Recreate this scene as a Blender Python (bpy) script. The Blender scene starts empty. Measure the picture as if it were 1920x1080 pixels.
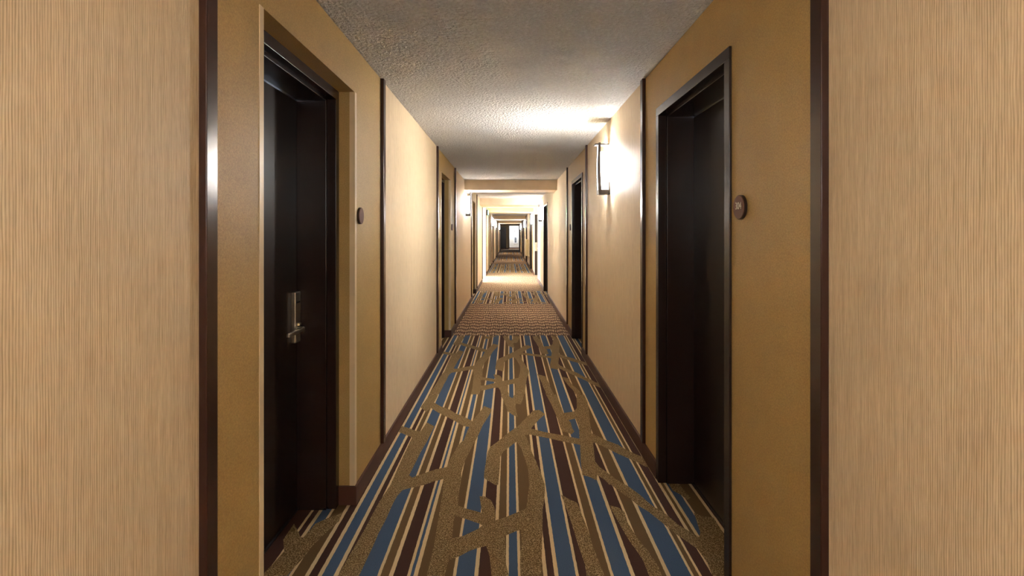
import bpy, bmesh, math
from mathutils import Vector

# ------------------------------------------------------------------ camera
scene = bpy.context.scene
COL = scene.collection
F_PX, VPX, VPY, CAM_H = 980.0, 955.5, 439.6, 1.44
cam_data = bpy.data.cameras.new('camera')
cam = bpy.data.objects.new('camera', cam_data)
COL.objects.link(cam)
cam_data.sensor_width = 36.0
cam_data.lens = F_PX / 1920 * 36.0
cam_data.shift_x = (960 - VPX) / 1920
cam_data.shift_y = (VPY - 540) / 1920
cam_data.clip_start = 0.05
cam_data.clip_end = 200
cam.location = (0, 0, CAM_H)
cam.rotation_euler = (math.radians(90), 0, 0)
scene.camera = cam

# ------------------------------------------------------------------ world, exposure
world = bpy.data.worlds.new('world')
scene.world = world
world.use_nodes = True
bg = world.node_tree.nodes['Background']
bg.inputs['Color'].default_value = (0.75, 0.85, 1.0, 1)
bg.inputs['Strength'].default_value = 1.0
vs = scene.view_settings
vs.view_transform = 'Standard'
vs.look = 'None'
vs.gamma = 1
vs.use_curve_mapping = False
vs.exposure = 5.1
SCONCE_GLOW = 26.0

# ------------------------------------------------------------------ dimensions (metres)
L, R, H = 0.827, 0.871, 2.44          # left wall, right wall, ceiling
BACK, END = -5.0, 49.4                # corridor run
BASE_H, BASE_T = 0.10, 0.012
STRIP_W, STRIP_T = 0.054, 0.021
PI = math.pi


def wx(side, d):
    """x of a point d metres behind the wall face (negative = into the corridor)."""
    return -(L + d) if side < 0 else (R + d)


# ------------------------------------------------------------------ material helpers
def srgb(r, g, b):
    def f(c):
        c /= 255.0
        return c / 12.92 if c <= 0.04045 else ((c + 0.055) / 1.055) ** 2.4
    return (f(r), f(g), f(b), 1)


class Nodes:
    def __init__(self, name):
        self.m = bpy.data.materials.new(name)
        self.m.use_nodes = True
        self.t = self.m.node_tree
        self.b = self.t.nodes['Principled BSDF']

    def n(self, kind, **kw):
        nd = self.t.nodes.new(kind)
        for k, v in kw.items():
            setattr(nd, k, v)
        return nd

    def link(self, a, b):
        self.t.links.new(a, b)

    def put(self, sock, v):
        if isinstance(v, bpy.types.NodeSocket):
            self.link(v, sock)
        else:
            sock.default_value = v

    def math(self, op, a, b=None, c=None, clamp=False):
        nd = self.n('ShaderNodeMath', operation=op, use_clamp=clamp)
        self.put(nd.inputs[0], a)
        if b is not None:
            self.put(nd.inputs[1], b)
        if c is not None:
            self.put(nd.inputs[2], c)
        return nd.outputs[0]

    def pos(self):
        g = self.n('ShaderNodeNewGeometry')
        s = self.n('ShaderNodeSeparateXYZ')
        self.link(g.outputs['Position'], s.inputs[0])
        return g.outputs['Position'], s.outputs[0], s.outputs[1], s.outputs[2]

    def vec(self, x, y, z):
        c = self.n('ShaderNodeCombineXYZ')
        for i, v in enumerate((x, y, z)):
            self.put(c.inputs[i], v)
        return c.outputs[0]

    def noise(self, vec, scale, detail=2.0, rough=0.5):
        nd = self.n('ShaderNodeTexNoise')
        self.put(nd.inputs['Vector'], vec)
        nd.inputs['Scale'].default_value = scale
        nd.inputs['Detail'].default_value = detail
        nd.inputs['Roughness'].default_value = rough
        return nd.outputs['Fac']

    def ramp(self, fac, stops, mode='LINEAR'):
        nd = self.n('ShaderNodeValToRGB')
        nd.color_ramp.interpolation = mode
        el = nd.color_ramp.elements
        el[0].position, el[0].color = stops[0][0], stops[0][1]
        el[1].position, el[1].color = stops[1][0], stops[1][1]
        for p, c in stops[2:]:
            e = el.new(p)
            e.color = c
        self.put(nd.inputs[0], fac)
        return nd.outputs[0]

    def mix(self, fac, a, b, mode='MIX'):
        nd = self.n('ShaderNodeMix', data_type='RGBA', blend_type=mode)
        self.put(nd.inputs[0], fac)
        self.put(nd.inputs[6], a)
        self.put(nd.inputs[7], b)
        return nd.outputs[2]

    def bump(self, h, strength, dist):
        nd = self.n('ShaderNodeBump')
        nd.inputs['Strength'].default_value = strength
        nd.inputs['Distance'].default_value = dist
        self.put(nd.inputs['Height'], h)
        self.link(nd.outputs[0], self.b.inputs['Normal'])

    def color(self, v):
        self.put(self.b.inputs['Base Color'], v)

    def set(self, **kw):
        for k, v in kw.items():
            self.b.inputs[k.replace('_', ' ')].default_value = v
        return self.m


M = {}


def plain(name, col, rough=0.5, metal=0.0, spec=0.5):
    k = Nodes(name)
    p = k.pos()[0]
    f = k.noise(p, 6.0, 2.0)
    lo = tuple(c * 0.95 for c in col[:3]) + (1,)
    hi = tuple(min(1, c * 1.05) for c in col[:3]) + (1,)
    k.color(k.ramp(f, [(0.3, lo), (0.7, hi)]))
    k.set(Roughness=rough, Metallic=metal)
    k.b.inputs['Specular IOR Level'].default_value = spec
    M[name] = k.m
    return k.m


def emit(name, col, strength):
    k = Nodes(name)
    k.color(col)
    k.b.inputs['Emission Color'].default_value = col
    k.b.inputs['Emission Strength'].default_value = strength
    k.set(Roughness=0.4)
    M[name] = k.m


# ribbed wallpaper: fine vertical threads
k = Nodes('ribbed_wallpaper')
p, x, y, z = k.pos()
along = k.math('ADD', y, x)
v = k.vec(k.math('MULTIPLY', along, 1.0), 0.0, k.math('MULTIPLY', z, 0.012))
n1 = k.noise(v, 300.0, 2.0, 0.6)
v2 = k.vec(k.math('MULTIPLY', along, 1.0), 3.0, k.math('MULTIPLY', z, 0.03))
n2 = k.noise(v2, 110.0, 1.0, 0.5)
drift = k.noise(k.vec(along, 7.0, k.math('MULTIPLY', z, 0.15)), 26.0, 2.0, 0.6)
rib = k.math('SINE', k.math('ADD', k.math('MULTIPLY', along, 2 * PI / 0.0056), k.math('MULTIPLY', drift, 14.0)))
rib = k.math('MULTIPLY_ADD', rib, 0.5, 0.5)
tuft = k.noise(k.vec(along, 5.0, k.math('MULTIPLY', z, 0.10)), 180.0, 2.0, 0.6)
nn = k.math('ADD', k.math('MULTIPLY', n1, 0.35), k.math('MULTIPLY', n2, 0.15))
nn = k.math('ADD', nn, k.math('ADD', k.math('MULTIPLY', rib, 0.20), k.math('MULTIPLY', tuft, 0.30)))
k.color(k.ramp(nn, [(0.34, srgb(190, 164, 126)), (0.50, srgb(222, 197, 160)), (0.66, srgb(243, 224, 191))]))
k.bump(nn, 0.35, 0.002)
k.set(Roughness=0.55)
M['ribbed'] = k.m

# suede-like wallpaper of the door bays
k = Nodes('suede_wallpaper')
p, x, y, z = k.pos()
n1 = k.noise(p, 200.0, 2.0, 0.7)
n2 = k.noise(p, 9.0, 2.0, 0.5)
nn = k.math('ADD', k.math('MULTIPLY', n1, 0.85), k.math('MULTIPLY', n2, 0.15))
k.color(k.ramp(nn, [(0.3, srgb(168, 137, 78)), (0.7, srgb(204, 170, 105))]))
k.bump(n1, 0.25, 0.002)
k.set(Roughness=0.5)
M['suede'] = k.m

# stippled ceiling
k = Nodes('stippled_ceiling')
p, x, y, z = k.pos()
n1 = k.noise(p, 55.0, 3.0, 0.55)
n2 = k.noise(p, 130.0, 2.0, 0.5)
hh = k.math('ADD', k.ramp(n1, [(0.38, (0, 0, 0, 1)), (0.62, (1, 1, 1, 1))]), k.math('MULTIPLY', n2, 0.35))
k.color(k.ramp(n1, [(0.3, srgb(222, 219, 215)), (0.7, srgb(238, 236, 233))]))
k.bump(hh, 1.0, 0.016)
k.set(Roughness=0.9)
M['ceiling'] = k.m

plain('beam_paint', srgb(226, 204, 174), 0.6)
plain('white_paint', srgb(226, 222, 214), 0.6)
plain('dark_trim', srgb(58, 33, 26), 0.22)
plain('frame_paint', srgb(43, 29, 25), 0.27)
plain('door_wood', srgb(34, 22, 19), 0.30)
plain('base_vinyl', srgb(82, 48, 36), 0.5)
plain('corner_plastic', srgb(236, 214, 176), 0.35)
plain('sign_brown', srgb(112, 72, 52), 0.55, 0.0, 0.2)
plain('sign_edge', srgb(40, 24, 18), 0.4)
plain('digit_cream', srgb(236, 226, 205), 0.5)
plain('steel', srgb(214, 206, 194), 0.32, 1.0)
plain('bronze', srgb(46, 38, 34), 0.28, 0.3)
plain('black_plastic', srgb(16, 16, 17), 0.4)
plain('cabinet_beige', srgb(222, 198, 150), 0.5)
plain('picture_white', srgb(235, 235, 235), 0.5)
plain('end_wall_paint', srgb(176, 164, 140), 0.6)
emit('glass_glow', (0.97, 0.98, 1.0, 1), SCONCE_GLOW * 0.17)
emit('glass_front', (0.97, 0.98, 1.0, 1), SCONCE_GLOW * 0.75)
emit('lamp_panel', (0.90, 0.94, 1.0, 1), 6.0)
emit('added_lamp', (0.86, 0.92, 1.0, 1), 6.5)  # daylight-tinted glow of the lamps added at the side opening
emit('daylight_pane', (0.82, 0.90, 1.0, 1), 4.0)
emit('exit_green', (0.10, 1.0, 0.35, 1), 3.0)

k = Nodes('artwork')
p, x, y, z = k.pos()
nn = k.noise(p, 12.0, 3.0)
k.color(k.ramp(nn, [(0.35, srgb(30, 34, 40)), (0.65, srgb(140, 148, 158))]))
k.set(Roughness=0.4)
M['artwork'] = k.m

# carpet ------------------------------------------------------------
CREAM, BLUE = srgb(228, 202, 156), srgb(78, 97, 124)
DARK, MED = srgb(80, 55, 47), srgb(114, 90, 60)
STRIPES = [  # (x where it starts, colour)
    (-1.30, DARK), (-1.037, CREAM), (-1.022, DARK), (-0.997, CREAM), (-0.980, BLUE), (-0.935, CREAM), (-0.920, MED),
    (-0.865, CREAM), (-0.848, DARK), (-0.812, CREAM), (-0.795, BLUE), (-0.747, CREAM), (-0.729, DARK),
    (-0.701, CREAM), (-0.685, MED), (-0.655, CREAM), (-0.639, BLUE), (-0.563, CREAM), (-0.546, MED),
    (-0.510, CREAM), (-0.494, DARK), (-0.437, CREAM), (-0.422, BLUE), (-0.407, CREAM), (-0.390, MED),
    (-0.348, CREAM), (-0.334, BLUE), (-0.300, CREAM), (-0.285, MED), (-0.242, CREAM), (-0.227, BLUE)]
STRIPES2 = [
    (-0.30, BLUE), (-0.150, CREAM), (-0.136, DARK), (-0.073, CREAM), (-0.058, MED), (-0.020, CREAM), (-0.005, BLUE),
    (0.032, CREAM), (0.048, MED), (0.140, CREAM), (0.156, DARK), (0.186, CREAM), (0.203, BLUE), (0.276, CREAM),
    (0.291, DARK), (0.367, CREAM), (0.383, MED), (0.424, CREAM), (0.439, BLUE), (0.512, CREAM), (0.528, DARK),
    (0.587, CREAM), (0.602, MED), (0.661, CREAM), (0.677, BLUE)]
STRIPES3 = [(0.60, BLUE), (0.765, CREAM), (0.777, MED), (0.797, CREAM), (0.810, DARK), (0.857, CREAM), (0.872, MED),
            (0.889, CREAM), (0.905, BLUE), (0.945, CREAM), (0.957, MED), (1.031, CREAM), (1.047, DARK)]
ZONES = [(BACK, 7.45), (10.9, 13.25), (19.7, 25.5), (28.6, 34.0), (37.5, 43.0)]   # striped lengths of the carpet


def pile(k, p, base, amount):
    """salt-and-pepper yarn variation multiplied onto a colour."""
    f = k.noise(p, 330.0, 2.0, 0.8)
    g = k.ramp(f, [(0.30, (1 - amount, 1 - amount, 1 - amount, 1)), (0.70, (1 + amount, 1 + amount, 1 + amount, 1))])
    return k.mix(1.0, base, g, 'MULTIPLY'), f


k = Nodes('carpet')
p, x, y, z = k.pos()
wob = k.math('MULTIPLY', k.math('SUBTRACT', k.noise(p, 30.0, 2.0), 0.5), 0.004)
xs = k.math('ADD', x, wob)


def stripe_ramp(lst, lo, hi):
    fac = k.math('DIVIDE', k.math('SUBTRACT', xs, lo), hi - lo, clamp=True)
    return k.ramp(fac, [(max(0.0, (s - lo) / (hi - lo)), c) for s, c in lst], 'CONSTANT')


c1 = stripe_ramp(STRIPES, -1.30, -0.15)
c2 = stripe_ramp(STRIPES2, -0.30, 0.80)
c3 = stripe_ramp(STRIPES3, 0.60, 1.30)
col = k.mix(k.math('GREATER_THAN', xs, -0.20), c1, c2)
col = k.mix(k.math('GREATER_THAN', xs, 0.72), col, c3)
# brown lengths: rows of small slanted dashes that wander in waves
tri = k.math('PINGPONG', k.math('ADD', x, 5.0), 0.085)
wavy = k.math('MULTIPLY', tri, 1.1)
ph = k.math('ADD', k.math('MULTIPLY', x, 1 / 0.026), k.math('MULTIPLY', k.noise(k.vec(x, k.math('MULTIPLY', y, 0.25), 0.0), 16.0, 1.0), 2.0))
dash = k.math('SINE', k.math('MULTIPLY', ph, 2 * PI))
rowf = k.math('SINE', k.math('MULTIPLY', k.math('ADD', y, wavy), 2 * PI / 0.26))
dash = k.math('ADD', k.math('MULTIPLY', dash, 0.9), k.math('MULTIPLY', rowf, 0.7))
brown = k.ramp(k.math('MULTIPLY_ADD', dash, 0.25, 0.5),
               [(0.40, srgb(96, 72, 58)), (0.56, srgb(132, 104, 80)), (0.72, srgb(212, 184, 146))])
zone = None
for a, b in ZONES:
    edge = k.math('MULTIPLY', k.math('SUBTRACT', k.noise(k.vec(x, 0.0, 0.0), 45.0, 0.0), 0.5), 0.25)
    yy = k.math('ADD', y, edge)
    inside = k.math('MULTIPLY', k.math('GREATER_THAN', yy, a), k.math('LESS_THAN', yy, b))
    zone = inside if zone is None else k.math('MAXIMUM', zone, inside)
col = k.mix(zone, brown, col)
col, fz = pile(k, p, col, 0.22)
k.color(col)
k.bump(fz, 0.5, 0.003)
k.set(Roughness=0.95)
k.b.inputs['Specular IOR Level'].default_value = 0.1
M['carpet'] = k.m

k = Nodes('carpet_branch')
p, x, y, z = k.pos()
f = k.noise(p, 190.0, 3.0, 0.8)
f2 = k.noise(p, 5.0, 2.0, 0.5)
c = k.ramp(f, [(0.38, srgb(84, 64, 38)), (0.50, srgb(120, 94, 56)), (0.61, srgb(218, 190, 142))])
c = k.mix(k.math('MULTIPLY', f2, 0.25), c, srgb(120, 96, 60))
k.color(c)
k.bump(f, 0.6, 0.004)
k.set(Roughness=0.95)
k.b.inputs['Specular IOR Level'].default_value = 0.1
M['carpet_branch'] = k.m


# ------------------------------------------------------------------ mesh helpers
def box_into(bm, x0, x1, y0, y1, z0, z1, bevel=0.0):
    if x0 > x1:
        x0, x1 = x1, x0
    if y0 > y1:
        y0, y1 = y1, y0
    if z0 > z1:
        z0, z1 = z1, z0
    r = bmesh.ops.create_cube(bm, size=1.0)
    vs_ = r['verts']
    for v in vs_:
        v.co.x = x0 + (v.co.x + 0.5) * (x1 - x0)
        v.co.y = y0 + (v.co.y + 0.5) * (y1 - y0)
        v.co.z = z0 + (v.co.z + 0.5) * (z1 - z0)
    if bevel > 0:
        es = list({e for v in vs_ for e in v.link_edges})
        bmesh.ops.bevel(bm, geom=es, offset=bevel, segments=2, affect='EDGES', profile=0.5)


def new_obj(name, bm, mats, parent=None, smooth=False):
    me = bpy.data.meshes.new(name)
    bmesh.ops.recalc_face_normals(bm, faces=bm.faces[:])
    bm.to_mesh(me)
    bm.free()
    if smooth:
        for pl in me.polygons:
            pl.use_smooth = True
    for m in (mats if isinstance(mats, (list, tuple)) else [mats]):
        me.materials.append(M[m])
    o = bpy.data.objects.new(name, me)
    COL.objects.link(o)
    if parent is not None:
        o.parent = parent
    return o


def boxes(name, lst, mat, parent=None, bevel=0.0):
    bm = bmesh.new()
    for b in lst:
        box_into(bm, *b, bevel=bevel)
    return new_obj(name, bm, mat, parent)


def empty(name, loc=(0, 0, 0), rz=0.0):
    o = bpy.data.objects.new(name, None)
    o.empty_display_size = 0.1
    o.location = loc
    o.rotation_euler = (0, 0, rz)
    COL.objects.link(o)
    return o


def structure(o):
    o['kind'] = 'structure'
    return o


def tag(o, label, cat, group=None):
    o['label'] = label
    o['category'] = cat
    if group:
        o['group'] = group
    return o


def copy_tree(o, parent=None):
    c = o.copy()
    COL.objects.link(c)
    if parent is not None:
        c.parent = parent
    for ch in o.children:
        copy_tree(ch, c)
    return c


# ------------------------------------------------------------------ layout of the bays
# (start, end, opening start, opening end, sign position or None)
LEFT_BAYS = [(1.405, 3.375, 1.752, 2.79, 2.87), (5.92, 7.88, 6.33, 7.32, 7.43), (11.2, 13.08, 11.72, 12.75, 12.83),
             (20.7, 23.0, 21.6, 22.65, None), (25.2, 27.1, 25.7, 26.7, None), (31.0, 33.0, 31.5, 32.5, None),
             (35.5, 37.5, 36.0, 37.0, None), (41.8, 43.8, 42.3, 43.3, None), (46.3, 48.3, 46.8, 47.8, None)]
RIGHT_BAYS = [(1.44, 3.375, 2.05, 3.078, 1.96), (5.85, 7.82, 6.22, 7.28, 7.42), (11.9, 13.35, 11.94, 13.30, None),
              (20.2, 22.2, 20.7, 21.8, None), (25.9, 27.5, 26.3, 27.3, None), (31.2, 33.0, 31.5, 32.6, None),
              (35.5, 37.3, 35.8, 36.9, None), (41.5, 43.4, 41.9, 43.0, None), (45.6, 47.6, 46.0, 47.1, None)]
BACK_BAYS = [(-4.7, -2.75, -4.3, -3.3, None)]
LOBBY_L, LOBBY_R = (15.75, 18.15), (16.26, 18.40)
WALL_T = 0.40
OPEN_H_L, FRAME_H_R = 2.20, 2.18
RECESS = 0.083

wall_left = structure(empty('wall_left', (-L, 0, 0)))
wall_right = structure(empty('wall_right', (R, 0, 0)))
base_left = structure(empty('baseboard_left', (-L, 0, 0)))
base_right = structure(empty('baseboard_right', (R, 0, 0)))
WALLS = {-1: wall_left, 1: wall_right}
BASES = {-1: base_left, 1: base_right}
trim_no = [0]
door_no = [0]


def lx(side, d):
    """local x under a wall/base empty that stands on the wall plane."""
    return side * d


def strip(side, y0):
    trim_no[0] += 1
    o = structure(empty('trim_%d' % trim_no[0], (wx(side, 0), y0, BASE_H)))
    o2 = boxes('batten', [(lx(side, -STRIP_T), lx(side, 0.004), 0, STRIP_W, 0, H - BASE_H)], 'dark_trim', o, 0.0025)
    return o


def base_run(side, y0, y1, d=0.0):
    if y1 - y0 < 0.004:
        return
    boxes('base_piece', [(lx(side, d - BASE_T), lx(side, d + 0.003), y0, y1, 0, BASE_H)], 'base_vinyl', BASES[side], 0.002)


def base_return(side, y0, y1, d0, d1):
    boxes('base_piece', [(lx(side, d0), lx(side, d1), y0, y1, 0, BASE_H)], 'base_vinyl', BASES[side], 0.002)


def panel(side, y0, y1, d=0.0, mat='ribbed'):
    boxes('wall_panel', [(lx(side, d), lx(side, WALL_T), y0, y1, 0, H)], mat, WALLS[side])
    base_run(side, y0, y1, d)


def make_lock(door, side, y, face_d, away):
    """steel lever lock; `away` = +1/-1 direction along y in which the lever points."""
    s = -side
    X = lambda d: side * d
    lk = boxes('lock_plate', [(X(face_d - 0.022), X(face_d + 0.002), y - 0.034, y + 0.034, 0.885, 1.145)], 'steel', door, 0.004)
    boxes('card_slot', [(X(face_d - 0.0235), X(face_d - 0.020), y - 0.022, y + 0.022, 1.088, 1.096)], 'black_plastic', lk)
    bm = bmesh.new()
    box_into(bm, X(face_d - 0.050), X(face_d - 0.020), y - 0.011, y + 0.011, 0.944, 0.966, 0.004)
    y1 = y + away * 0.185
    box_into(bm, X(face_d - 0.054), X(face_d - 0.040), min(y - 0.012, y1), max(y + 0.012, y1), 0.943, 0.963, 0.004)
    new_obj('lever', bm, 'steel', lk)
    boxes('thumb_turn', [(X(face_d - 0.032), X(face_d - 0.020), y - 0.010, y + 0.016, 0.972, 0.984)], 'steel', lk, 0.002)


def make_door(side, y0, y1, top, d0, lock=None, name_d=None):
    """steel frame (face + rabbet + stop) and door leaf. y0..y1 outer frame, d0 depth of its face behind the wall."""
    door_no[0] += 1
    yc = (y0 + y1) / 2
    o = structure(empty('door_%d' % door_no[0], (wx(side, 0), yc, 0)))
    X = lambda d: side * d
    a, b = y0 - yc, y1 - yc
    fw, rab, leaf_d = 0.05, 0.048, 0.20
    for s_, e in ((1, a), (-1, b)):
        bm = bmesh.new()
        box_into(bm, X(d0), X(d0 + rab), e, e + s_ * fw, 0, top - fw, 0.002)
        box_into(bm, X(d0 + rab), X(d0 + leaf_d + 0.05), e, e + s_ * (fw + 0.012), 0, top - fw, 0.002)
        new_obj('jamb', bm, 'frame_paint', o)
    bm = bmesh.new()
    box_into(bm, X(d0), X(d0 + rab), a, b, top - fw, top, 0.002)
    box_into(bm, X(d0 + rab), X(d0 + leaf_d + 0.05), a, b, top - fw - 0.012, top, 0.002)
    new_obj('head', bm, 'frame_paint', o)
    leaf = boxes('door_leaf', [(X(d0 + leaf_d), X(d0 + leaf_d + 0.044), a + 0.064, b - 0.064, 0.012, top - fw - 0.016)],
                 'door_wood', o, 0.0015)
    boxes('threshold_strip', [(X(d0 + leaf_d - 0.006), X(d0 + leaf_d + 0.05), a + 0.063, b - 0.063, 0.0, 0.010)], 'bronze', o)
    if lock is not None:
        make_lock(o, side, lock - yc, d0 + leaf_d, -1 if lock > yc else 1)
    return o


def corner_guard(side, y, s_, parent):
    """plastic L guard on a recess corner; s_ = +1 when the wall face lies towards smaller y (near corner)."""
    t, w = 0.0022, 0.027
    bm = bmesh.new()
    box_into(bm, lx(side, -t), lx(side, 0.0), y, y - s_ * w, BASE_H, OPEN_H_L)
    box_into(bm, lx(side, -t), lx(side, w), y, y + s_ * t, BASE_H, OPEN_H_L)
    new_obj('corner_guard', bm, 'corner_plastic', parent)


def bay_left(bay, lock=True, strips=True):
    b0, b1, o0, o1, sg = bay
    side = -1
    bw = boxes('bay_wall', [(lx(side, 0), lx(side, WALL_T), b0, o0, 0, H), (lx(side, 0), lx(side, WALL_T), o1, b1, 0, H),
                            (lx(side, 0), lx(side, WALL_T), o0, o1, OPEN_H_L, H)], 'suede', WALLS[side])
    corner_guard(side, o0, 1, bw)
    corner_guard(side, o1, -1, bw)
    if strips:
        strip(side, b0 - 0.014)
        strip(side, b1 - STRIP_W / 2)
    base_run(side, b0, o0)
    base_run(side, o1, b1)
    base_return(side, o0 - 0.002, o0 + BASE_T, -BASE_T, RECESS)
    base_return(side, o1 - BASE_T, o1 + 0.002, -BASE_T, RECESS)
    make_door(side, o0, o1, OPEN_H_L, RECESS, (o1 - 0.100) if lock else None)


def bay_right(bay, lock='near', strips=True, mat='suede'):
    b0, b1, o0, o1, sg = bay
    side = 1
    e = 0.03
    boxes('bay_wall', [(lx(side, 0), lx(side, WALL_T), b0, o0 + e, 0, H), (lx(side, 0), lx(side, WALL_T), o1 - e, b1, 0, H),
                       (lx(side, 0), lx(side, WALL_T), o0 + e, o1 - e, FRAME_H_R - e, H)], mat, WALLS[side])
    if strips:
        strip(side, b0 - 0.014)
        strip(side, b1 - STRIP_W / 2)
    base_run(side, b0, o0)
    base_run(side, o1, b1)
    make_door(side, o0, o1, FRAME_H_R, -0.010, (o0 + 0.14) if lock == 'near' else None)


# ------------------------------------------------------------------ floor with its carpet
def px_floor(x, y):
    s = CAM_H / (y - VPY)
    return ((x - VPX) * s, F_PX * s)


CROPS = {1: (560, 900, 6.0), 2: (780, 900, 6.0), 3: (1000, 900, 6.0), 4: (1160, 880, 5.4), 5: (680, 740, 6.355),
         6: (860, 740, 6.355), 7: (1040, 740, 6.355), 8: (480, 960, 9.0)}
BRANCHES = [
    [(1, (440, 1080), (600, 800), (740, 560), (850, 350), (910, 240)),
     (5, (330, 1080), (400, 920), (480, 740), (590, 510), (520, 483), (430, 445), (460, 372), (560, 402), (640, 435),
      (690, 440), (765, 330), (855, 378), (820, 450), (760, 570), (690, 690), (620, 830), (555, 960), (590, 990),
      (640, 968), (740, 935), (870, 890), (1000, 865), (1030, 940), (1010, 1000), (950, 1010), (850, 1035), (720, 1080)),
     (1, (1240, 95), (1170, 115), (1110, 180), (1060, 270), (980, 450), (900, 600), (840, 740), (750, 930), (680, 1080))],
    [(5, (690, 150), (760, 55), (800, 0), (900, 0), (880, 45), (850, 95), (930, 140), (1040, 180), (1110, 225),
      (1190, 255), (1300, 310), (1300, 390), (1200, 375), (1090, 310), (1000, 265), (900, 215), (815, 160), (760, 210), (735, 190))],
    [(2, (120, 1080), (200, 750), (250, 450), (300, 150), (310, 0)), (5, (1000, 1005), (1000, 865), (1060, 740), (1140, 600)),
     (6, (60, 540), (105, 430), (130, 380), (150, 330), (225, 240), (280, 170), (300, 135), (390, 170), (385, 210),
      (330, 300), (290, 360), (250, 450), (220, 515), (150, 640), (100, 740), (70, 800), (30, 930)),
     (2, (510, 0), (490, 100), (470, 290), (425, 450), (415, 560), (400, 700), (370, 900), (320, 1080))],
    [(2, (425, 400), (470, 290), (540, 315), (740, 370), (800, 400), (900, 450), (760, 520), (720, 495), (530, 430))],
    [(2, (740, 360), (715, 185), (770, 185), (850, 235), (885, 320), (900, 440), (830, 470), (740, 420))],
    [(2, (380, 900), (490, 860), (600, 800), (720, 760), (790, 745), (1000, 630), (1140, 572), (1250, 560), (1240, 320),
      (1150, 360), (1010, 420), (910, 450), (740, 520), (700, 550), (520, 635), (400, 660))],
    [(2, (790, 740), (830, 870), (850, 1080), (1045, 1080), (1010, 940), (1000, 625), (900, 600))],
    [(6, (500, 0), (540, 80), (585, 200), (640, 240), (705, 270), (690, 210), (670, 110), (740, 115), (765, 60), (775, 0),
      (665, 0), (640, 45), (600, 20), (595, 0))],
    [(6, (300, 990), (305, 920), (325, 800), (345, 690), (375, 625), (490, 540), (600, 450), (700, 380), (810, 270),
      (890, 190), (960, 182), (1030, 235), (970, 285), (910, 350), (870, 395), (850, 440), (850, 475), (770, 490),
      (690, 560), (600, 630), (535, 675), (495, 740), (490, 880), (470, 1075), (440, 1080), (330, 1015))],
    [(6, (840, 400), (1040, 450), (1240, 485)), (7, (210, 510), (320, 530), (320, 605), (210, 580), (100, 560)),
     (6, (1090, 525), (840, 475))],
    [(6, (690, 560), (745, 640), (790, 770), (830, 900), (840, 1080)),
     (2, (1265, 150), (1240, 320), (1180, 560), (1190, 700), (1170, 900), (1175, 1080), (1410, 1080), (1420, 700), (1425, 350)),
     (3, (130, 150), (130, 0)), (6, (1025, 1070), (985, 950), (920, 790), (870, 680), (830, 560), (790, 470), (740, 470))],
    [(6, (1040, 0), (1100, 110), (1180, 290)), (7, (40, 310), (70, 400), (95, 440), (160, 455), (200, 475), (235, 440),
      (210, 400), (190, 330), (165, 305), (250, 285), (300, 290), (300, 180), (210, 205), (105, 220), (80, 150), (40, 50), (20, 0))],
    [(7, (260, 0), (265, 160), (240, 190), (240, 270), (275, 350), (290, 400), (295, 520), (305, 620), (310, 800), (330, 960),
      (410, 980), (500, 1025), (510, 960), (485, 810), (475, 740), (460, 590), (480, 480), (440, 460), (420, 320), (410, 200),
      (390, 90), (350, 0))],
    [(7, (440, 460), (480, 480), (600, 540), (760, 600), (840, 650), (920, 690), (1060, 750), (1130, 840), (1130, 870),
      (1080, 860), (970, 800), (890, 765), (760, 710), (640, 650), (470, 570))],
    [(7, (485, 800), (530, 860), (640, 940), (720, 1000), (830, 1070)), (3, (1050, 60), (1190, 160), (1300, 260), (1380, 320)),
     (4, (400, 400), (490, 465), (600, 560), (700, 620), (815, 690), (825, 640), (800, 560), (760, 440), (850, 480), (960, 490),
      (1030, 600), (1080, 700), (1080, 1080), (950, 1080), (900, 950), (800, 810), (700, 740), (570, 650), (450, 550),
      (300, 430), (200, 370)), (3, (1100, 220), (930, 100), (870, 50)), (7, (650, 1075), (600, 1020), (510, 960))],
    [(4, (480, 105), (545, 215), (620, 255), (700, 310), (730, 290), (640, 190), (600, 110))],
    [(3, (310, 165), (400, 215), (495, 260), (520, 330), (610, 550), (660, 720), (740, 930), (800, 1080), (600, 1080),
      (580, 950), (500, 720), (440, 520), (370, 320))],
    [(3, (865, 285), (960, 315), (1025, 360), (1060, 480), (1160, 640), (1290, 800), (1400, 960)), (4, (440, 1080), (310, 1080),
      (250, 930), (150, 780)), (3, (1130, 760), (1050, 640), (960, 480), (880, 340))],
    [(8, (1470, 0), (1400, 40), (1200, 110), (1000, 200), (900, 320), (800, 430), (750, 430), (720, 350), (640, 200),
      (460, 470), (470, 620), (480, 660), (280, 890), (150, 1020), (120, 1080), (530, 1080), (630, 960), (850, 720),
      (940, 590), (1150, 380), (1400, 160))],
]


def clip(poly, axis, lim, keep_less):
    out = []
    for i, a in enumerate(poly):
        b = poly[(i + 1) % len(poly)]
        ia = (a[axis] <= lim) if keep_less else (a[axis] >= lim)
        ib = (b[axis] <= lim) if keep_less else (b[axis] >= lim)
        if ia:
            out.append(a)
        if ia != ib:
            t = (lim - a[axis]) / (b[axis] - a[axis])
            out.append((a[0] + t * (b[0] - a[0]), a[1] + t * (b[1] - a[1])))
    return out


polys = []
for br in BRANCHES:
    pts = []
    for seg in br:
        ox, oy, sc = CROPS[seg[0]]
        for (u, w) in seg[1:]:
            pts.append(px_floor(ox + u / sc, oy + w / sc))
    polys.append(pts)

REPEAT = 2.50
bm = bmesh.new()
FL = [(-1.35, 1.35, BACK, END + 6)]


def quad(bm, x0, x1, y0, y1, z):
    f = bm.faces.new([bm.verts.new(c) for c in ((x0, y0, z), (x1, y0, z), (x1, y1, z), (x0, y1, z))])
    f.material_index = 0


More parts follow.
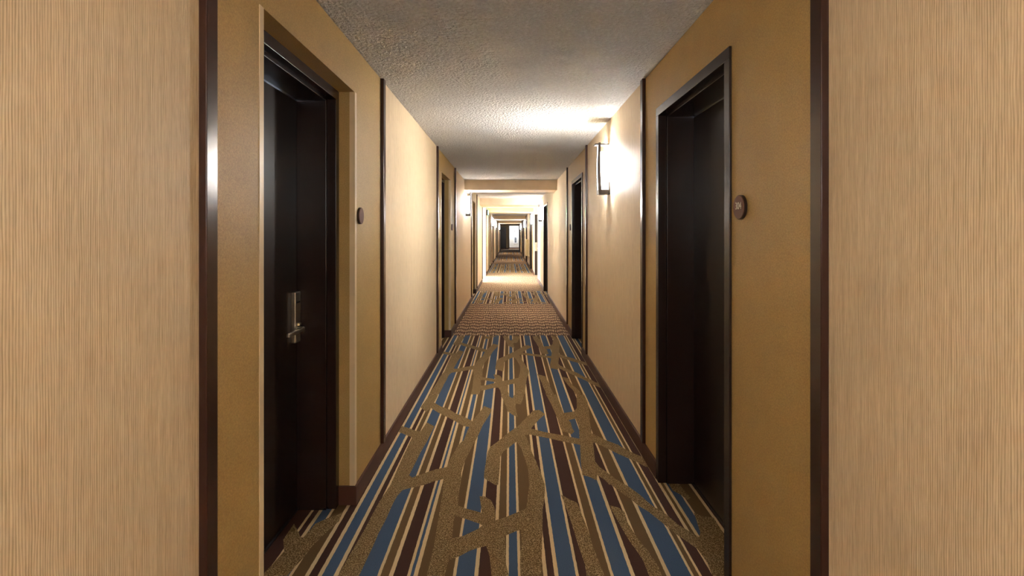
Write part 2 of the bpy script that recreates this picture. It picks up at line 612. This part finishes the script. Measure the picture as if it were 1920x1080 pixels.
quad(bm, -1.35, 1.35, BACK, 49.0, 0.0)
quad(bm, -5.0, -1.35, LOBBY_L[0] - 0.3, LOBBY_L[1] + 0.3, 0.0)
quad(bm, 1.35, 3.4, LOBBY_R[0] - 0.3, LOBBY_R[1] + 0.3, 0.0)
quad(bm, -3.2, 3.2, 49.0, 54.0, 0.0)
for rep in range(-1, 17):
    for i, pts in enumerate(polys):
        sh = [(a, b + rep * REPEAT) for a, b in pts]
        for za, zb in ZONES:
            c = clip(clip(sh, 1, za + 0.06, False), 1, zb - 0.06, True)
            c = clip(clip(c, 0, -1.09, False), 0, 1.04, True) if len(c) > 2 else c
            if len(c) > 2:
                hgt = 0.0006 + 0.00003 * i
                try:
                    f = bm.faces.new([bm.verts.new((a, b, hgt)) for a, b in c])
                    f.material_index = 1
                    f.normal_update()
                    if f.normal.z < 0:
                        f.normal_flip()
                except ValueError:
                    pass
me = bpy.data.meshes.new('floor')
bm.to_mesh(me)
bm.free()
me.materials.append(M['carpet'])
me.materials.append(M['carpet_branch'])
floor = bpy.data.objects.new('floor', me)
COL.objects.link(floor)
structure(floor)

# ------------------------------------------------------------------ ceiling and its dropped beams
ceiling = boxes('ceiling', [(-5.0, 3.4, BACK, 54.0, H, H + 0.12)], 'ceiling')
structure(ceiling)
DROP = 0.183
for y0, y1 in ((9.6, 10.2), (14.4, 16.0), (19.25, 20.6), (28.0, 29.6), (38.6, 40.2), (48.6, 49.4)):
    boxes('beam', [(-L - 0.01, R + 0.01, y0, y1, H - DROP, H + 0.01)], 'beam_paint', ceiling, 0.004)

# ------------------------------------------------------------------ walls
# left
cur = BACK
panel(-1, BACK, BACK_BAYS[0][0])
bay_left(BACK_BAYS[0])
panel(-1, BACK_BAYS[0][1], LEFT_BAYS[0][0])
prev = LEFT_BAYS[0][0]
for i, b in enumerate(LEFT_BAYS):
    if i > 0:
        if prev < LOBBY_L[0] < b[0]:
            panel(-1, prev, LOBBY_L[0])
            panel(-1, LOBBY_L[1], b[0])
        else:
            panel(-1, prev, b[0])
    bay_left(b)
    prev = b[1]
panel(-1, prev, END)
# right
panel(1, BACK, BACK_BAYS[0][0])
bay_right(BACK_BAYS[0])
panel(1, BACK_BAYS[0][1], RIGHT_BAYS[0][0])
prev = RIGHT_BAYS[0][0]
for i, b in enumerate(RIGHT_BAYS):
    if i > 0:
        if prev < LOBBY_R[0] < b[0]:
            panel(1, prev, LOBBY_R[0])
            panel(1, LOBBY_R[1], b[0])
        else:
            panel(1, prev, b[0])
    if i == 2:
        bay_right(b, strips=False, mat='ribbed')
    else:
        bay_right(b)
    prev = b[1]
panel(1, prev, END)
strip(-1, LOBBY_L[0] - STRIP_W)
strip(-1, LOBBY_L[1])

structure(boxes('wall_back', [(-L - WALL_T, R + WALL_T, BACK - 0.15, BACK, 0, H)], 'ribbed'))
# side lobby on the left, with a window at its end
structure(boxes('wall_lobby_near', [(-5.0, -L - WALL_T, LOBBY_L[0] - 0.3, LOBBY_L[0], 0, H)], 'white_paint'))
structure(boxes('wall_lobby_far', [(-5.0, -L - WALL_T, LOBBY_L[1], LOBBY_L[1] + 0.3, 0, H)], 'white_paint'))
XW = -4.6
structure(boxes('wall_lobby_end', [(XW - 0.2, XW, LOBBY_L[0], LOBBY_L[1], 0, 0.55), (XW - 0.2, XW, LOBBY_L[0], LOBBY_L[1], 2.25, H),
                                   (XW - 0.2, XW, LOBBY_L[0], LOBBY_L[0] + 0.2, 0.55, 2.25),
                                   (XW - 0.2, XW, LOBBY_L[1] - 0.2, LOBBY_L[1], 0.55, 2.25)], 'white_paint'))
win = structure(empty('window_1', (XW - 0.08, (LOBBY_L[0] + LOBBY_L[1]) / 2, 0.55)))
wh = (LOBBY_L[1] - LOBBY_L[0]) / 2 - 0.2
boxes('pane', [(-0.01, 0.0, -wh, wh, 0, 1.7)], 'daylight_pane', win)
boxes('window_frame', [(-0.03, 0.04, -wh, -wh + 0.05, 0, 1.7), (-0.03, 0.04, wh - 0.05, wh, 0, 1.7), (-0.03, 0.04, -0.025, 0.025, 0, 1.7),
                       (-0.03, 0.04, -wh, wh, 0, 0.05), (-0.03, 0.04, -wh, wh, 1.65, 1.7)], 'white_paint', win)
# alcove on the right with a door that faces along the corridor
structure(boxes('wall_alcove_near', [(R + WALL_T, 3.2, LOBBY_R[0] - 0.3, LOBBY_R[0], 0, H)], 'ribbed'))
structure(boxes('wall_alcove_end', [(3.2, 3.4, LOBBY_R[0] - 0.3, LOBBY_R[1] + 0.3, 0, H)], 'ribbed'))
structure(boxes('wall_alcove_far', [(1.86, 3.2, LOBBY_R[1], LOBBY_R[1] + 0.3, 0, H),
                                    (R + WALL_T, 1.86, LOBBY_R[1], LOBBY_R[1] + 0.3, 2.15, H)], 'ribbed'))
door_no[0] += 1
od = structure(empty('door_%d' % door_no[0], (1.37, LOBBY_R[1], 0)))
boxes('door_leaf', [(-0.49, 0.49, -0.035, 0.0, 0.012, 2.14)], 'door_wood', od, 0.002)
lk = boxes('lock_plate', [(-0.475, -0.405, -0.06, -0.033, 0.86, 1.16)], 'steel', od, 0.004)
boxes('lever', [(-0.45, -0.30, -0.10, -0.085, 0.95, 0.97), (-0.45, -0.43, -0.10, -0.055, 0.95, 0.97)], 'steel', lk, 0.003)

# far end of the corridor
structure(boxes('wall_end_left', [(-3.2, -0.03, 51.5, 53.6, 0, H)], 'end_wall_paint'))
structure(boxes('wall_end_right', [(-0.03, 3.2, 53.2, 53.6, 0, H)], 'white_paint'))  # recess added so the end lamp leaves the left end wall dimmer
structure(boxes('wall_hall_left', [(-3.4, -3.2, 49.4, 53.6, 0, H)], 'end_wall_paint'))
structure(boxes('wall_hall_right', [(3.2, 3.4, 49.4, 53.6, 0, H)], 'white_paint'))
structure(boxes('wall_hall_near_left', [(-3.2, -L - WALL_T, 49.2, 49.4, 0, H)], 'end_wall_paint'))
structure(boxes('wall_hall_near_right', [(R + WALL_T, 3.2, 49.2, 49.4, 0, H)], 'end_wall_paint'))
structure(boxes('baseboard_end_left', [(-3.2, -0.02, 51.486, 51.5, 0, 0.11)], 'base_vinyl'))
structure(boxes('baseboard_end_right', [(-0.02, 3.2, 53.186, 53.2, 0, 0.11)], 'base_vinyl'))
trim_no[0] += 1
structure(boxes('trim_%d' % trim_no[0], [(-0.10, -0.02, 51.475, 51.5, 0.11, H)], 'dark_trim'))
door_no[0] += 1
od = structure(empty('door_%d' % door_no[0], (-0.86, 51.5, 0)))
for s_ in (-1, 1):
    boxes('jamb', [(s_ * 0.45, s_ * 0.51, -0.02, 0.01, 0, 2.16)], 'frame_paint', od, 0.002)
boxes('head', [(-0.45, 0.45, -0.02, 0.01, 2.10, 2.16)], 'frame_paint', od, 0.002)
boxes('door_leaf', [(-0.45, 0.45, -0.012, 0.01, 0.012, 2.10)], 'door_wood', od)


# ------------------------------------------------------------------ wall sconces
def make_sconce():
    """bracket: wall plate, arm, tall front plate; glowing glass tube behind the plate. Local: +x into the corridor."""
    o = empty('wall_sconce')
    pl = boxes('wall_plate', [(0.0, 0.014, -0.05, 0.05, -0.225, -0.115)], 'bronze', o, 0.003)
    for (sy, sz) in ((-0.03, -0.15), (0.03, -0.15)):
        bmv = bmesh.new()
        r = bmesh.ops.create_uvsphere(bmv, u_segments=10, v_segments=6, radius=0.006)
        for v in r['verts']:
            v.co.x = 0.015 + v.co.x * 0.6
            v.co.y += sy
            v.co.z += sz
        new_obj('screw', bmv, 'bronze', pl, True)
    boxes('arm', [(0.0, 0.100, -0.044, 0.044, -0.225, -0.180)], 'bronze', o, 0.004)
    boxes('top_cap', [(0.004, 0.130, -0.046, 0.046, 0.205, 0.217)], 'bronze', o, 0.003)  # lip widened beyond the fixture's own cap to shade the ceiling
    # two side rails, gently bowed and deeper towards the bottom, hold the frosted front glass
    rows = 14
    for sy in (-1, 1):
        bm_ = bmesh.new()
        ring = []
        for i in range(rows + 1):
            t = i / rows
            zz = -0.225 + 0.45 * t
            xo = 0.098 + 0.006 * math.sin(t * PI)
            ya, yb = sy * 0.018, sy * 0.054
            th = 0.028 - 0.012 * t
            ring.append([bm_.verts.new((xo, ya, zz)), bm_.verts.new((xo, yb, zz)),
                         bm_.verts.new((xo - th, yb, zz)), bm_.verts.new((xo - th, ya, zz))])
        for i in range(rows):
            for j in range(4):
                bm_.faces.new((ring[i][j], ring[i][(j + 1) % 4], ring[i + 1][(j + 1) % 4], ring[i + 1][j]))
        bm_.faces.new(ring[0])
        bm_.faces.new(ring[-1])
        new_obj('side_rail', bm_, 'bronze', o)
    bm_ = bmesh.new()
    ring = []
    for i in range(rows + 1):
        t = i / rows
        zz = -0.178 + 0.382 * t
        xo = 0.089 + 0.006 * math.sin((zz + 0.225) / 0.45 * PI)
        ring.append([bm_.verts.new((xo, -0.018, zz)), bm_.verts.new((xo, 0.018, zz)),
                     bm_.verts.new((xo - 0.006, 0.018, zz)), bm_.verts.new((xo - 0.006, -0.018, zz))])
    for i in range(rows):
        for j in range(4):
            bm_.faces.new((ring[i][j], ring[i][(j + 1) % 4], ring[i + 1][(j + 1) % 4], ring[i + 1][j]))
    bm_.faces.new(ring[0])
    bm_.faces.new(ring[-1])
    new_obj('front_glass', bm_, 'glass_front', o)
    bm_ = bmesh.new()
    r = bmesh.ops.create_cone(bm_, cap_ends=True, segments=24, radius1=0.028, radius2=0.028, depth=0.325)
    for v in r['verts']:
        v.co.x = 0.046 + v.co.x
        v.co.z += -0.015
    new_obj('glass_tube', bm_, 'glass_glow', o, False)
    return o


SC = [(1, 4.58, 'tall dark bracket wall sconce, glowing, on right wall between the two nearest right doors'),
      (-1, 9.85, 'glowing wall sconce on left wall just under the first ceiling beam'),
      (1, 14.0, 'glowing wall sconce on right wall just before the bright strip of carpet'),
      (1, 19.5, 'glowing wall sconce on right wall just beyond the bright strip of carpet'),
      (-1, 24.0, 'nearest of the three bright sconces on the far left wall, beyond the exit sign'),
      (1, 28.9, 'small far sconce on right wall, second beyond the bright strip of carpet'),
      (-1, 29.2, 'middle of the three bright sconces on the far left wall'),
      (1, 38.8, 'tiny far sconce on right wall, last before the end wall'),
      (-1, 40.0, 'farthest of the three bright sconces on left wall, close to the end'),
      (-1, -1.0, 'unseen wall sconce added on the left wall behind the viewpoint'),  # unseen sconces from here on, added to light the near end
      (1, -1.35, 'unseen wall sconce added on the right wall behind the viewpoint'),
      (1, -4.0, 'unseen wall sconce added on the right wall far behind the viewpoint'),
      (-1, -4.0, 'unseen wall sconce added on the left wall far behind the viewpoint')]
proto = make_sconce()
for i, (side, y, lab) in enumerate(SC):
    o = proto if i == 0 else copy_tree(proto)
    o.location = (wx(side, 0), y, 2.012)
    o.rotation_euler = (0, 0, 0 if side < 0 else PI)
    tag(o, lab, 'wall sconce', 'wall sconces along the corridor')


# ------------------------------------------------------------------ room number discs
def text_mesh(s, size):
    cu = bpy.data.curves.new('txt', 'FONT')
    cu.body = s
    cu.size = size
    cu.extrude = 0.0006
    cu.align_x = 'CENTER'
    cu.align_y = 'CENTER'
    cu.space_character = 0.95
    t = bpy.data.objects.new('txt', cu)
    COL.objects.link(t)
    dg = bpy.context.evaluated_depsgraph_get()
    me_ = bpy.data.meshes.new_from_object(t.evaluated_get(dg))
    bpy.data.objects.remove(t)
    me_.materials.clear()
    me_.materials.append(M['digit_cream'])
    return me_


def room_sign(side, y, label, digits=None):
    o = empty('room_sign', (wx(side, 0), y, 1.542), 0 if side < 0 else PI)   # local +x into the corridor
    bm_ = bmesh.new()
    bmesh.ops.create_cone(bm_, cap_ends=True, segments=48, radius1=0.046, radius2=0.046, depth=0.011)
    bmesh.ops.rotate(bm_, verts=bm_.verts, matrix=__import__('mathutils').Matrix.Rotation(PI / 2, 3, 'Y'))
    bmesh.ops.translate(bm_, verts=bm_.verts, vec=(0.0055, 0, 0))
    new_obj('rim', bm_, 'sign_edge', o)
    bm_ = bmesh.new()
    bmesh.ops.create_cone(bm_, cap_ends=True, segments=48, radius1=0.0452, radius2=0.0440, depth=0.003)
    bmesh.ops.rotate(bm_, verts=bm_.verts, matrix=__import__('mathutils').Matrix.Rotation(PI / 2, 3, 'Y'))
    bmesh.ops.translate(bm_, verts=bm_.verts, vec=(0.0118, 0, 0))
    new_obj('face', bm_, 'sign_brown', o)
    if digits:
        t = bpy.data.objects.new('room_number', text_mesh(digits, 0.038))
        COL.objects.link(t)
        t.parent = o
        t.location = (0.0138, 0, 0.004)
        t.rotation_euler = (PI / 2, 0, PI / 2)
        t.scale = (0.95, 1, 1)
    tag(o, label, 'room sign', 'round room signs')
    return o


room_sign(1, 1.96, 'round brown room number sign reading 304 beside the nearest right door', '304')
room_sign(-1, 2.875, 'round room sign seen edge-on beside the nearest left door')
room_sign(-1, 7.45, 'small round sign beside the second door on the left')
room_sign(1, 7.45, 'small round sign beside the second door on the right')

# ------------------------------------------------------------------ exit sign, cabinet, end of corridor
ex = empty('exit_sign', (-L, 18.75, 2.12))
boxes('housing', [(0.0, 0.06, -0.16, 0.16, 0.0, 0.2)], 'black_plastic', ex, 0.006)
boxes('lit_face', [(0.058, 0.064, -0.13, 0.13, 0.03, 0.17)], 'exit_green', ex)
tag(ex, 'black boxed exit sign with green glow on left wall past the side opening', 'exit sign')

cb = empty('wall_cabinet', (R, 24.6, 0.45))
boxes('cabinet_body', [(-0.12, 0.0, -0.6, 0.6, 0.0, 0.76)], 'cabinet_beige', cb, 0.008)
boxes('cabinet_door', [(-0.132, -0.119, -0.56, 0.56, 0.04, 0.72)], 'cabinet_beige', cb, 0.004)
tag(cb, 'pale beige box cabinet low on the far right wall', 'cabinet')

pf = empty('framed_picture', (0.60, 53.2, 0.50))
boxes('picture_frame', [(-0.20, 0.20, -0.03, 0.0, 0.0, 0.76)], 'picture_white', pf, 0.004)
boxes('artwork', [(-0.10, 0.10, -0.034, -0.028, 0.11, 0.64)], 'artwork', pf)
tag(pf, 'white framed picture with dark print hanging on the bright end wall', 'picture')

dt = empty('wall_plaque', (0.52, 53.2, 1.80))
boxes('plaque_plate', [(-0.06, 0.06, -0.02, 0.0, -0.035, 0.035)], 'bronze', dt, 0.004)
boxes('plaque_rim', [(-0.066, 0.066, -0.012, 0.0, -0.041, 0.041)], 'sign_edge', dt, 0.002)
tag(dt, 'small dark plaque on the bright end wall above the picture', 'plaque')


def ceiling_lamp(x, y, r, label, glow='lamp_panel'):
    o = empty('ceiling_lamp', (x, y, H))
    bm_ = bmesh.new()
    bmesh.ops.create_cone(bm_, cap_ends=True, segments=32, radius1=r, radius2=r * 0.96, depth=0.03)
    bmesh.ops.translate(bm_, verts=bm_.verts, vec=(0, 0, -0.015))
    new_obj('canopy', bm_, 'bronze', o)
    bm_ = bmesh.new()
    bmesh.ops.create_uvsphere(bm_, u_segments=24, v_segments=12, radius=r * 0.9)
    for v in bm_.verts:
        v.co.z = -0.03 + min(0, v.co.z) * 0.15
    bmesh.ops.remove_doubles(bm_, verts=bm_.verts, dist=0.0005)
    new_obj('diffuser', bm_, glow, o, True)
    tag(o, label, 'ceiling lamp', 'round flush ceiling lamps')


ceiling_lamp(0.55, 52.4, 0.22, 'bright round ceiling lamp in front of the white end wall')
ceiling_lamp(-1.7, 16.95, 0.22, 'unseen round ceiling lamp added inside the left side opening', 'added_lamp')  # out of sight, added to brighten the opening and the carpet
ceiling_lamp(0.02, 17.3, 0.22, 'hidden ceiling lamp added to light the bright strip of carpet', 'added_lamp')  # added behind the beam to make the carpet strip bright
